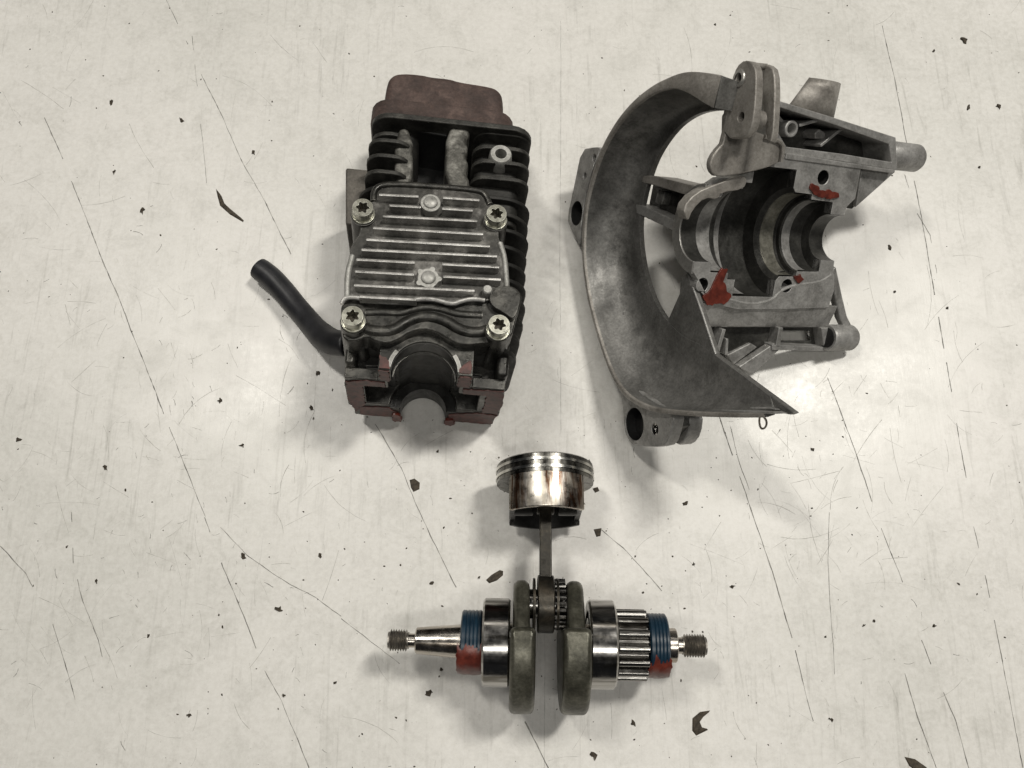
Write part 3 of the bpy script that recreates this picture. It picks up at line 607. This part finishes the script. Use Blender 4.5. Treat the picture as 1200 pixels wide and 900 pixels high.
# crank bore: half cylinder steps
prof = [(-31, 12.6), (-23.5, 12.6), (-22.5, 14.0), (-22.5, 16.6), (-13.5, 16.6), (-13.5, 19.2), (-9.5, 19.2), (-9.5, 26.0), (11.5, 26.0), (11.5, 19.0), (13, 17.2), (22, 17.0), (22, 14.8), (34, 14.6), (34, 9.6), (41.5, 9.6)]
outp = [(41.5, 13.0), (36, 17.5), (25, 19), (16, 24), (13.5, 29.0), (-11.5, 29.0), (-16, 20), (-25, 19.5), (-31, 16.2)]
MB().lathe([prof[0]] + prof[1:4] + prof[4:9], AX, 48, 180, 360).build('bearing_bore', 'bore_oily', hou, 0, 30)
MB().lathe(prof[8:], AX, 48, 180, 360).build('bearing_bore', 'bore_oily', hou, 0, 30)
MB().lathe(outp, AX, 48, 180, 360).build('bore_shell', 'magnesium', hou, 0, 40)
for a in (-31, 41.5):
    ri, ro = (12.6, 17.6) if a < 0 else (9.6, 13.0)
    arc = [(ro * math.cos(R(t)), ro * math.sin(R(t))) for t in range(180, 361, 6)] + [(ri * math.cos(R(t)), ri * math.sin(R(t))) for t in range(360, 179, -6)]
    MB().prism(arc, a - 0.6 if a < 0 else a - 0.2, a + 0.4, YZ).build('bore_lip', 'machined' if a < 0 else 'magnesium', hou, 0.3)
for a0, a1, r0, mt in ((13.2, 20.5, 17.05, 'seat_alloy'), (-22.0, -14.0, 16.5, 'magnesium'), (-8.5, -2.0, 25.7, 'magnesium'), (23.0, 27.5, 14.7, 'magnesium')):
    MB().lathe([(a0, r0), (a0 + .3, r0 - .35), (a1 - .3, r0 - .35), (a1, r0)], AX, 48, 184, 356).build('bearing_seat', mt, hou, 0, 30)
# parting faces on both sides of the bore, joined to the bore profile
def side(sgn):
    return [(a, sgn * r) for a, r in prof]
lo_ = side(-1) + [(42, -13), (45, -22), (44, -30), (20, -31), (-6, -31.5), (-20, -29), (-24, -24), (-31, -16.4)]
hi_ = side(1) + [(42.5, 13.5), (46, 17), (45.5, 31), (14, 31.5), (-10, 31), (-17, 21), (-26, 20), (-31, 16.4)]
def hole(px, py, n, r): h_ = H.at(px, py, 2, n); return circle(h_.x, h_.y, r, 24)
MB().prism(lo_, -4.5, 0, XYZ, [hole(922, 335, 0, 2.9), hole(823, 334, 0, 2.9)]).build('parting_flange', 'magnesium', hou, 0.4, 40)
MB().prism(hi_, -4.5, 0, XYZ, [hole(965, 208, 0, 2.9)]).build('parting_flange', 'magnesium', hou, 0.4, 40)
for px, py in ((922, 335), (823, 334), (965, 208)):
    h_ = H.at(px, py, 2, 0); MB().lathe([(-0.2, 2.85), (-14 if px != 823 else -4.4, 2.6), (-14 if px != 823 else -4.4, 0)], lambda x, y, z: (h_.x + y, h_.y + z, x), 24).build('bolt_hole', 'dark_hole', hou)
    if px != 823: MB().lathe([(-4, 5.6), (-16, 4.6), (-16, 0)], lambda x, y, z: (h_.x + y, h_.y + z, x), 24).build('bolt_column', 'magnesium', hou)
# raised sealing ridge on the lower face
MB().tube([(x, y, -0.42) for x, y in smooth(hn([(850, 349), (858, 352), (880, 357), (905, 352), (915, 340), (935, 333), (960, 331), (974, 322)], 0), 2, False)], 0.7, 8).build('sealing_ridge', 'magnesium', hou)
# lower shoulder and support arm
rows = []
for a in [-25 + 75 * i / 24 for i in range(25)]:
    wv = 0.5 * math.sin(a * 0.21) + 0.3 * math.sin(a * 0.47 + 1)
    rows.append([(a, -29.5, -1.0 + wv * 0.2), (a, -32.5, -1.6 + wv * .4), (a, -36.5, -2.6 + wv), (a, -39.5, -3.6 + wv), (a, -40.2, -4.6), (a, -40.3, -7), (a, -38.2, -7), (a, -30, -6)])
MB().grid(rows, close_v=True, cap=True).build('arm_shoulder', 'magnesium', hou, 0, 40)
MB().prism(hn([(905, 404), (970, 407), (970, 412), (905, 410)], -2), -9, -2, XYZ).build('arm_wall', 'magnesium', hou, 0.3)
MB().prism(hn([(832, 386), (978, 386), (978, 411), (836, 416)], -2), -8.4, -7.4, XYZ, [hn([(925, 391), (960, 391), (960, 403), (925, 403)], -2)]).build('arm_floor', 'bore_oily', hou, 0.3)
MB().prism(hn([(962, 384), (977, 384), (978, 412), (966, 412)], -2), -8, -1.6, XYZ).build('arm_wall', 'magnesium', hou, 0.5)
for pts in ([(847, 386), (851, 386), (843, 413), (839, 413)], [(851, 397), (854, 397), (853, 416), (850, 416)], [(913, 384), (918, 384), (914, 407), (909, 407)]):
    MB().prism(hn(pts, -2), -11, -2, XYZ).build('arm_rib', 'magnesium', hou, 0.3)
MB().prism(hn([(866, 430), (908, 402), (918, 406), (882, 440)], -3), -7, -3, XYZ).build('brace', 'magnesium', hou, 0.6)
MB().prism(hn([(852, 416), (880, 402), (888, 407), (860, 428)], -6), -9, -6, XYZ).build('brace', 'magnesium', hou, 0.6)
def tube_end(a0, a1, b, n, r, rin):
    TX = lambda x, y, z: (x, b + y, n + z)
    o = MB().lathe([(a0, rin), (a0, r - 0.4), (a0 + 0.5, r), (a1 - 1.6, r), (a1 - 0.4, r - 0.7), (a1, r - 1.8), (a1, rin), (a0 + 3, rin), (a0 + 1, rin)], TX, 40).build('tube_end', 'magnesium', hou, 0, 40)
    MB().lathe([(a0 - 0.5, 0.0), (a0 - 0.5, rin + 1.0), (a0 + 0.2, rin + 1.0), (a0 + 0.2, 0)], TX, 28).build('tube_bore', 'dark_hole', o)
qa, qb = H.at(974, 396, 2, -1), H.at(1000, 396, 2, -1)
tube_end(qa.x - 2, qb.x - 0.5, (qa.y + qb.y) / 2, -1.5, 5.9, 3.4)
# upper support arm: open channel with walls, ribs, ring boss
oc = hn([(900, 114), (975, 137), (1050, 161), (1052, 200), (985, 189), (918, 180), (906, 150)], -2)
ic = hn([(908, 124), (975, 145), (1042, 169), (1045, 190), (985, 180), (922, 172), (909, 150)], -2)
MB().prism(oc, -18, -2, XYZ, [ic]).build('arm_wall', 'magnesium', hou, 0.4, 40)
MB().prism(oc, -19.5, -17.5, XYZ).build('arm_floor', 'bore_oily', hou, 0.3)
q = H.at(928, 151, 2, -5)
MB().lathe([(-18, 3.3), (-5.3, 3.3), (-5, 3.0), (-5, 2.3), (-5.4, 2.1), (-17, 2.1), (-17, 0)], lambda x, y, z: (q.x + y, q.y + z, x), 32).build('ring_boss', 'magnesium', hou)
for x0, y0, x1, y1, n_, t in ((937, 147, 958, 141, -5, 0.6), (988, 150, 962, 171, -7, 0.6), (909, 133, 920, 146, -9, 0.7)):
    p0, p1 = H.at(x0, y0, 2, n_), H.at(x1, y1, 2, n_); d = (p1 - p0); d = Vector((-d.y, d.x)).normalized() * t
    MB().prism([(p0.x + d.x, p0.y + d.y), (p1.x + d.x, p1.y + d.y), (p1.x - d.x, p1.y - d.y), (p0.x - d.x, p0.y - d.y)], -18, n_, XYZ).build('arm_rib', 'magnesium', hou, 0.25)
MB().prism(hn([(955, 156), (961, 151), (968, 156), (967, 163), (956, 163)], -10), -18, -10, XYZ).build('arm_pad', 'magnesium', hou, 0.6)
qa, qb = H.at(1046, 181, 2, -6), H.at(1079, 187, 2, -6)
tube_end(qa.x - 2, qb.x, (qa.y + qb.y) / 2, -8.0, 6.0, 3.4)
MB().prism(hn([(1010, 198), (1050, 201), (1003, 243)], -3), -5, -3, XYZ).build('gusset', 'magnesium', hou, 0.4)
MB().prism(hn([(1012, 200), (1048, 203), (1003, 246)], -3), -22, -5.2, XYZ).build('gusset', 'magnesium_oily', hou, 0.4)
MB().prism(hn([(973, 317), (979, 312), (986, 345), (992, 370), (999, 384), (990, 386), (984, 374), (977, 345)], -2), -5.5, -1.5, XYZ).build('gusset', 'magnesium', hou, 0.7)
MB().prism(hn([(918, 186), (1046, 203), (1047, 199), (1015, 194), (920, 179)], -0.5), -6, 0.6, XYZ).build('channel_lip', 'magnesium', hou, 0.4)
# plate between scroll and bore, clevis tabs
gp = smooth([(851, 126), (850, 165), (838, 178), (832, 190), (833, 201), (840, 208), (876, 203), (912, 193), (919, 182), (918, 168), (905, 161), (880, 152), (866, 142)], 1)
MB().prism(hn(gp, 4), 1, 4, XYZ).build('web_plate', 'magnesium_stained', hou, 0.8, 40)
MB().tube([(x, y, 4.6) for x, y in smooth(hn([(896, 160), (912, 164), (918, 171), (915, 190)], 4.6), 2, False)], 0.9, 8).build('plate_lip', 'magnesium_stained', hou)
MB().prism(hn(smooth([(800, 244), (815, 226), (838, 216), (872, 204), (876, 212), (872, 222), (845, 226), (842, 234), (826, 232), (812, 246), (806, 262)], 1), 1.5), -4, 1.5, XYZ).build('hub_rib', 'magnesium_stained', hou, 0.6)
tb = smooth([(846, 130), (856, 106), (860, 84), (867, 73), (876, 70), (883, 76), (886, 86), (885, 120), (881, 149), (872, 162), (849, 162)], 1)
q = [H.at(*p, 0, -30) for p in ((866.5, 92), (868, 137))]
MB().prism(ha(tb, -30), -30, -26.5, YZ, [circle(q[0].y, q[0].z, 1.9, 20), circle(q[1].y, q[1].z, 1.7, 20)]).build('clevis_tab', 'magnesium_stained', hou, 0.5, 40)
MB().lathe([(-30.7, 2.0), (-30.7, 3.0), (-30.2, 3.3), (-29.9, 3.3)], lambda x, y, z: (x, q[0].y + y, q[0].z + z), 28).build('hole_rim', 'machined', hou)
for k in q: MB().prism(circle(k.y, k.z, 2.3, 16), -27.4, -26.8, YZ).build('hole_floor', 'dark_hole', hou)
tb2 = smooth([(886, 74), (899, 75), (907, 82), (908, 116), (905, 166), (898, 168), (893, 122), (888, 104), (882, 92)], 1)
MB().prism(ha(tb2, -19), -19, -16, YZ).build('clevis_tab', 'magnesium_stained', hou, 0.6)
t0 = ha([(870, 75), (883, 78)], -28.5); t1 = ha([(886, 77), (899, 78)], -18)
MB().grid([[(-28.5, *t0[0]), (-28.5, *t0[1])], [(-18, *t1[0]), (-18, *t1[1])]]).build('clevis_bridge', 'magnesium_stained', hou, 0, solid=2.0)
q = H.at(884, 140, 0, -24); MB().lathe([(-27, 0), (-27, 3.4), (-21, 3.4), (-20.6, 2.8), (-20.6, 0)], lambda x, y, z: (x, q.y + y, q.z + z), 24).build('clevis_boss', 'magnesium_stained', hou)
# cable spout on the arm
p0 = [H.at(x, y, 2, -6) for x, y in ((930, 124), (980, 141))]; p1 = [H.at(x, y, 2, -6) for x, y in ((954, 92), (989, 98))]
rows = []
for k in range(13):
    f = k / 12; bul = math.sin(math.pi * f) * 4.5; g = (0, 0.35, 0.7, 1.0); row = []
    for s_ in g:
        e_ = s_ ** 0.7; L, Rr = p0[0].lerp(p1[0], e_), p0[1].lerp(p1[1], s_)
        p = L.lerp(Rr, f); row.append((p.x, p.y, -9 + bul))
    rows.append(row)
MB().grid(rows).build('cable_spout', 'magnesium_stained', hou, 0, solid=2.0)
# sealant left on the parting faces
for pts, sd in (([(951, 215), (957, 217), (961, 222), (972, 223), (983, 226), (984, 231), (970, 233), (958, 231), (951, 227), (949, 220)], 1), ([(845, 314), (852, 315), (847, 330), (851, 338), (857, 347), (850, 356), (828, 358), (822, 348), (831, 341), (835, 330)], 2), ([(930, 324), (938, 321), (941, 327), (934, 333)], 3)):
    o = blot(hn(pts, 0.3), sd, 0.5)
    MB().prism(o, -0.1, 0.8, XYZ).build('sealant', 'red', hou, 0.35)

# ================================================================== marks and loose dirt on the bench
def strip(mb, pts, w0, z=0.06, sd=0, gaps=0.0):
    rnd = random.Random(sd); P = [table(x, y) for x, y in pts]; dense = []
    for a, b in zip(P, P[1:]):
        n = max(1, int((b - a).length / 2.2))
        dense += [a.lerp(b, k / n) for k in range(n)]
    dense.append(P[-1]); run = []; off = 0.0
    def flush(run):
        if len(run) < 2: return
        rows = []
        for i, (p, w) in enumerate(run):
            d = (run[min(i + 1, len(run) - 1)][0] - run[max(i - 1, 0)][0]).normalized(); nn = Vector((-d.y, d.x, 0)) * w * 0.5
            rows.append([(p.x + nn.x, p.y + nn.y, z), (p.x - nn.x, p.y - nn.y, z)])
        mb.grid(rows)
    skip = 0
    for p in dense:
        off = off * 0.85 + rnd.uniform(-0.09, 0.09)
        if skip > 0: skip -= 1; continue
        if rnd.random() < gaps:
            flush(run); run = []; skip = rnd.randint(1, 4); continue
        run.append((p + Vector((off, off, 0)), w0 * rnd.uniform(0.3, 1.3)))
    flush(run); return mb
LONG = [([(52, 138), (70, 178), (117, 297), (140, 350), (180, 455), (240, 606)], .55, .02), ([(240, 606), (262, 665), (300, 760)], .5, .02), ([(310, 786), (330, 822), (362, 900)], .42, .06),
        ([(195, 0), (205, 20), (220, 52)], .35, .1), ([(236, 87), (255, 126), (285, 192), (310, 235), (341, 298)], .5, .05), ([(225, 42), (232, 110), (240, 190), (244, 240)], .3, .08),
        ([(657, 0), (657, 150), (656, 320), (657, 520)], .16, .03), ([(1034, 30), (1048, 90), (1062, 165), (1080, 255), (1088, 305), (1110, 430), (1120, 490), (1132, 560)], .5, .03),
        ([(1141, 617), (1160, 700), (1172, 760), (1185, 830), (1199, 900)], .45, .05), ([(957, 410), (972, 448), (1000, 520), (1026, 600), (1058, 682)], .5, .05), ([(843, 488), (860, 540), (882, 602), (905, 670), (915, 705), (928, 748)], .55, .03),
        ([(932, 762), (944, 810), (953, 845)], .4, .1), ([(1049, 752), (1058, 782), (1075, 840), (1097, 900)], .5, .05), ([(1080, 750), (1094, 785), (1120, 845), (1135, 900)], .42, .05),
        ([(440, 497), (470, 548), (488, 592), (505, 628), (535, 688)], .5, .04), ([(608, 833), (625, 865), (643, 900)], .6, .02), ([(704, 620), (730, 642), (776, 692)], .45, .03), ([(400, 725), (430, 748), (468, 778)], .32, .03),
        ([(972, 600), (970, 660), (975, 740), (978, 790)], .28, .1), ([(856, 500), (866, 540), (880, 580), (889, 604)], .32, .08), ([(0, 640), (30, 672), (60, 725), (75, 770), (88, 820)], .4, .05), ([(84, 600), (86, 660), (97, 705), (115, 750), (120, 770)], .35, .06),
        ([(258, 618), (290, 652), (340, 685), (370, 700), (400, 722)], .32, .06), ([(1060, 205), (1075, 250), (1090, 275), (1098, 320)], .3, .12), ([(638, 690), (638, 830), (638, 900)], .12, .05), ([(690, 600), (640, 600)], .0, 0)]
for i, (pts, w, g) in enumerate(LONG):
    if w: strip(MB(), pts, w * 0.78, 0.05 + 0.004 * i, i, g * 0.8).build('scratch', 'scratch', BENCH)
rnd = random.Random(11); mb = MB()
def arcmark(mb, x, y, L, ang, curve, w, z, sd):
    pts = []
    for k in range(6):
        f = k / 5 - 0.5; pts.append((x + math.cos(ang) * L * f - math.sin(ang) * curve * (0.25 - f * f) * L, y + math.sin(ang) * L * f + math.cos(ang) * curve * (0.25 - f * f) * L))
    strip(mb, pts, w, z, sd)
for i in range(700):
    if i % 3 == 1: x, y = rnd.gauss(190, 140), rnd.gauss(560, 150)
    else: x, y = rnd.uniform(-40, 1240), rnd.uniform(-20, 930)
    if i % 5 == 0: x, y = rnd.gauss(960, 90), rnd.gauss(580, 90)
    arcmark(mb, x, y, rnd.choice((6, 10, 16, 30, 55)) * rnd.uniform(.6, 1.3), rnd.choice((0.1, 1.2, 1.5, 2.2)) + rnd.gauss(0, .35), rnd.uniform(-.4, .4), rnd.uniform(.08, .22), 0.02 + 0.00003 * i, i)
o = mb.build('scuff_marks', 'scuff', BENCH, kind='stuff')
mb = MB()
for i in range(110):
    x, y = (rnd.gauss(200, 130), rnd.gauss(560, 150)) if i % 2 else (rnd.uniform(0, 1200), rnd.uniform(0, 900))
    arcmark(mb, x, y, rnd.choice((4, 7, 12)), rnd.uniform(0, 3.1), rnd.uniform(-.5, .5), rnd.uniform(.14, .3), 0.035 + 0.0001 * i, i + 900)
mb.build('nick_marks', 'scratch', BENCH, kind='stuff')
# fine dirt specks (uncountable)
def fleck(mb, c, r, rnd, h=0.25, el=1.0, ang=0.0):
    n = 7; ca, sa = math.cos(ang), math.sin(ang); ring = []
    for k in range(n):
        t = 2 * math.pi * k / n; rr = r * rnd.uniform(0.65, 1.25); x, y = rr * math.cos(t) * el, rr * math.sin(t); ring.append((x * ca - y * sa, x * sa + y * ca))
    lo = [(c.x + x, c.y + y, 0.0) for x, y in ring]; hi = [(c.x + x * .7, c.y + y * .7, h * rnd.uniform(.6, 1.2)) for x, y in ring]
    mb.grid([lo, hi], close_v=True, cap=True)
mb = MB()
for i in range(430):
    x, y = rnd.uniform(0, 1200), rnd.uniform(0, 900)
    if i % 3 == 0: x, y = rnd.gauss(560, 260), rnd.gauss(640, 130)
    fleck(mb, table(x, y), rnd.choice((.16, .2, .28, .4)) * rnd.uniform(.7, 1.2), rnd, 0.15, rnd.uniform(1, 2), rnd.uniform(0, 3.1))
o = mb.build('dirt_specks', 'dirt', kind='stuff', flat=True); tag(o, 'fine dark dirt specks scattered over the whole bench top', 'dirt')
# flakes one can pick up
def flake(pts, label, h=0.5, group='dark flakes lying on the bench', name='grime_flake', cat='flake'):
    c = Vector((0, 0, 0)); P = [table(x, y) for x, y in pts]
    for p in P: c += p / len(P)
    rr = random.Random(int(pts[0][0])); out = [(p.x - c.x + rr.uniform(-.25, .25), p.y - c.y + rr.uniform(-.25, .25)) for p in P]
    mb = MB(); n = len(out); lo = [(x, y, 0.0) for x, y in out]; hi = [(x * .82, y * .82, h * rr.uniform(.5, 1.2)) for x, y in out]
    mb.grid([lo, hi], close_v=True, cap=True); o = mb.build(name, 'dirt', flat=True); o.location = c * S
    return tag(o, label, cat, group)
def lump(x, y, r, label=None, el=1.3, ang=0.6):
    rr = random.Random(int(x * 7 + y)); pts = []
    for k in range(9):
        t = 2 * math.pi * k / 9; q = r * rr.uniform(.45, 1.3); u, v = q * el * math.cos(t), q * math.sin(t); pts.append((x + u * math.cos(ang) - v * math.sin(ang), y + u * math.sin(ang) + v * math.cos(ang)))
    return flake(pts, label or 'small dark crumb of grime lying loose on the bench', 0.7)
flake([(253, 221), (258, 228), (262, 238), (272, 247), (286, 258), (285, 260), (270, 251), (258, 241), (255, 230)], 'long curled dark sliver above the rubber hose')
flake([(570, 679), (577, 674), (586, 668), (590, 669), (589, 674), (583, 680), (573, 684)], 'curved dark flake beside the crank web')
flake([(812, 842), (820, 834), (832, 833), (824, 838), (820, 846), (823, 853), (830, 856), (816, 862), (811, 856)], 'hooked dark flake of gasket below the threaded shaft end')
flake([(1060, 886), (1072, 889), (1086, 900), (1078, 906), (1066, 898)], 'broad dark flake between two long scratches')
flake([(480, 563), (486, 561), (492, 566), (491, 573), (485, 577), (481, 571)], 'chunky dark flake beside the scratch under the cylinder')
flake([(694, 573 + 0), (700, 570), (702, 575), (697, 578)], 'small dark crumb of grime lying loose on the bench')
flake([(696, 532 + 88), (705, 619), (704, 628), (699, 629)], 'dark flake at the end of the short diagonal scratch')
CRUMBS = [(1130, 47, 6, 'largest round brown crumb beyond the tube end of the housing arm'), (327, 714, 5.5, 'plump brown crumb lying beside the long unbroken scratch'), (285, 652, 5, 'brown crumb on the faint scratch leading to the crankshaft'), (505, 683, 4.5, 'small leaf shaped crumb above the tapered shaft'),
    (562, 677, 3, 'tiny crumb next to the curved flake by the crank web'), (517, 784, 4.2, 'dark crumb in the shadow of the tapered shaft'), (502, 812, 5, 'pointed brown crumb below the tapered shaft'), (375, 651, 4.5, 'dark crumb off the tapered end of the crankshaft'), (803, 590, 5, 'brown crumb below the lower ear of the fan housing'),
    (695, 885, 7, 'wide brown crumb below the crank counterweight'), (858, 687, 3.4, 'small crumb above the threaded shaft end beyond the pinion gear'), (742, 848, 4.5, 'slim brown crumb below the pinion gear'), (690, 540, 2.4, 'tiny crumb between piston and fan housing'), (513, 529, 3, 'small crumb in the shadow of the crankcase half'),
    (372, 438, 5.5, 'forked brown crumb between hose and crankcase'), (366, 479, 4.5, 'thin brown crumb beside the red sealed crankcase face'), (283, 522, 3.5, 'small crumb below the open hose end'), (952, 527, 3.5, 'small crumb beside the scratch under the lower housing arm'), (1042, 290, 3.5, 'small crumb beyond the crank bore mouth'),
    (297, 179, 3.8, 'upright brown crumb beside the scratch above the hose'), (1110, 361, 2.6, 'tiny crumb beside the long scratch off the arm tube end'), (167, 247, 4.6, 'slanted brown crumb between two long scratches'), (258, 470, 5, 'ragged crumb beside the long scratch below the hose')]
CRUMBS += [(x, y, r, None) for x, y, r in ((813, 661, 2.5), (974, 843, 4), (1095, 733, 3), (1012, 733, 2.5), (1024, 728, 2.5), (967, 746, 2.5), (130, 120, 3.4), (213, 141, 3.4), (134, 202, 2.6), (124, 548, 4.5), (22, 515, 4), (113, 681, 3), (174, 745, 4.2), (222, 838, 4), (1170, 125, 3.6), (1135, 126, 4), (1147, 196, 3), (1048, 342, 2.6), (1094, 60, 2.4), (838, 29, 2.2), (393, 800, 3), (333, 815, 3.2))]
for x, y, r, lb in CRUMBS: lump(x, y, r * 0.58, lb, random.uniform(1.0, 1.9), random.uniform(0, 3))
lk = MB(); c = table(893, 495)
pts = [(c.x + 2.0 * math.cos(t) * (0.8 + 0.2 * math.cos(t)), c.y + 2.9 * math.sin(t), 0.4) for t in [2 * math.pi * k / 26 for k in range(28)]]
lk.tube(pts, 0.38, 8); tag(lk.build('metal_curl', 'dirt'), 'tiny dark ring shaped curl of swarf by the outlet tip', 'swarf')
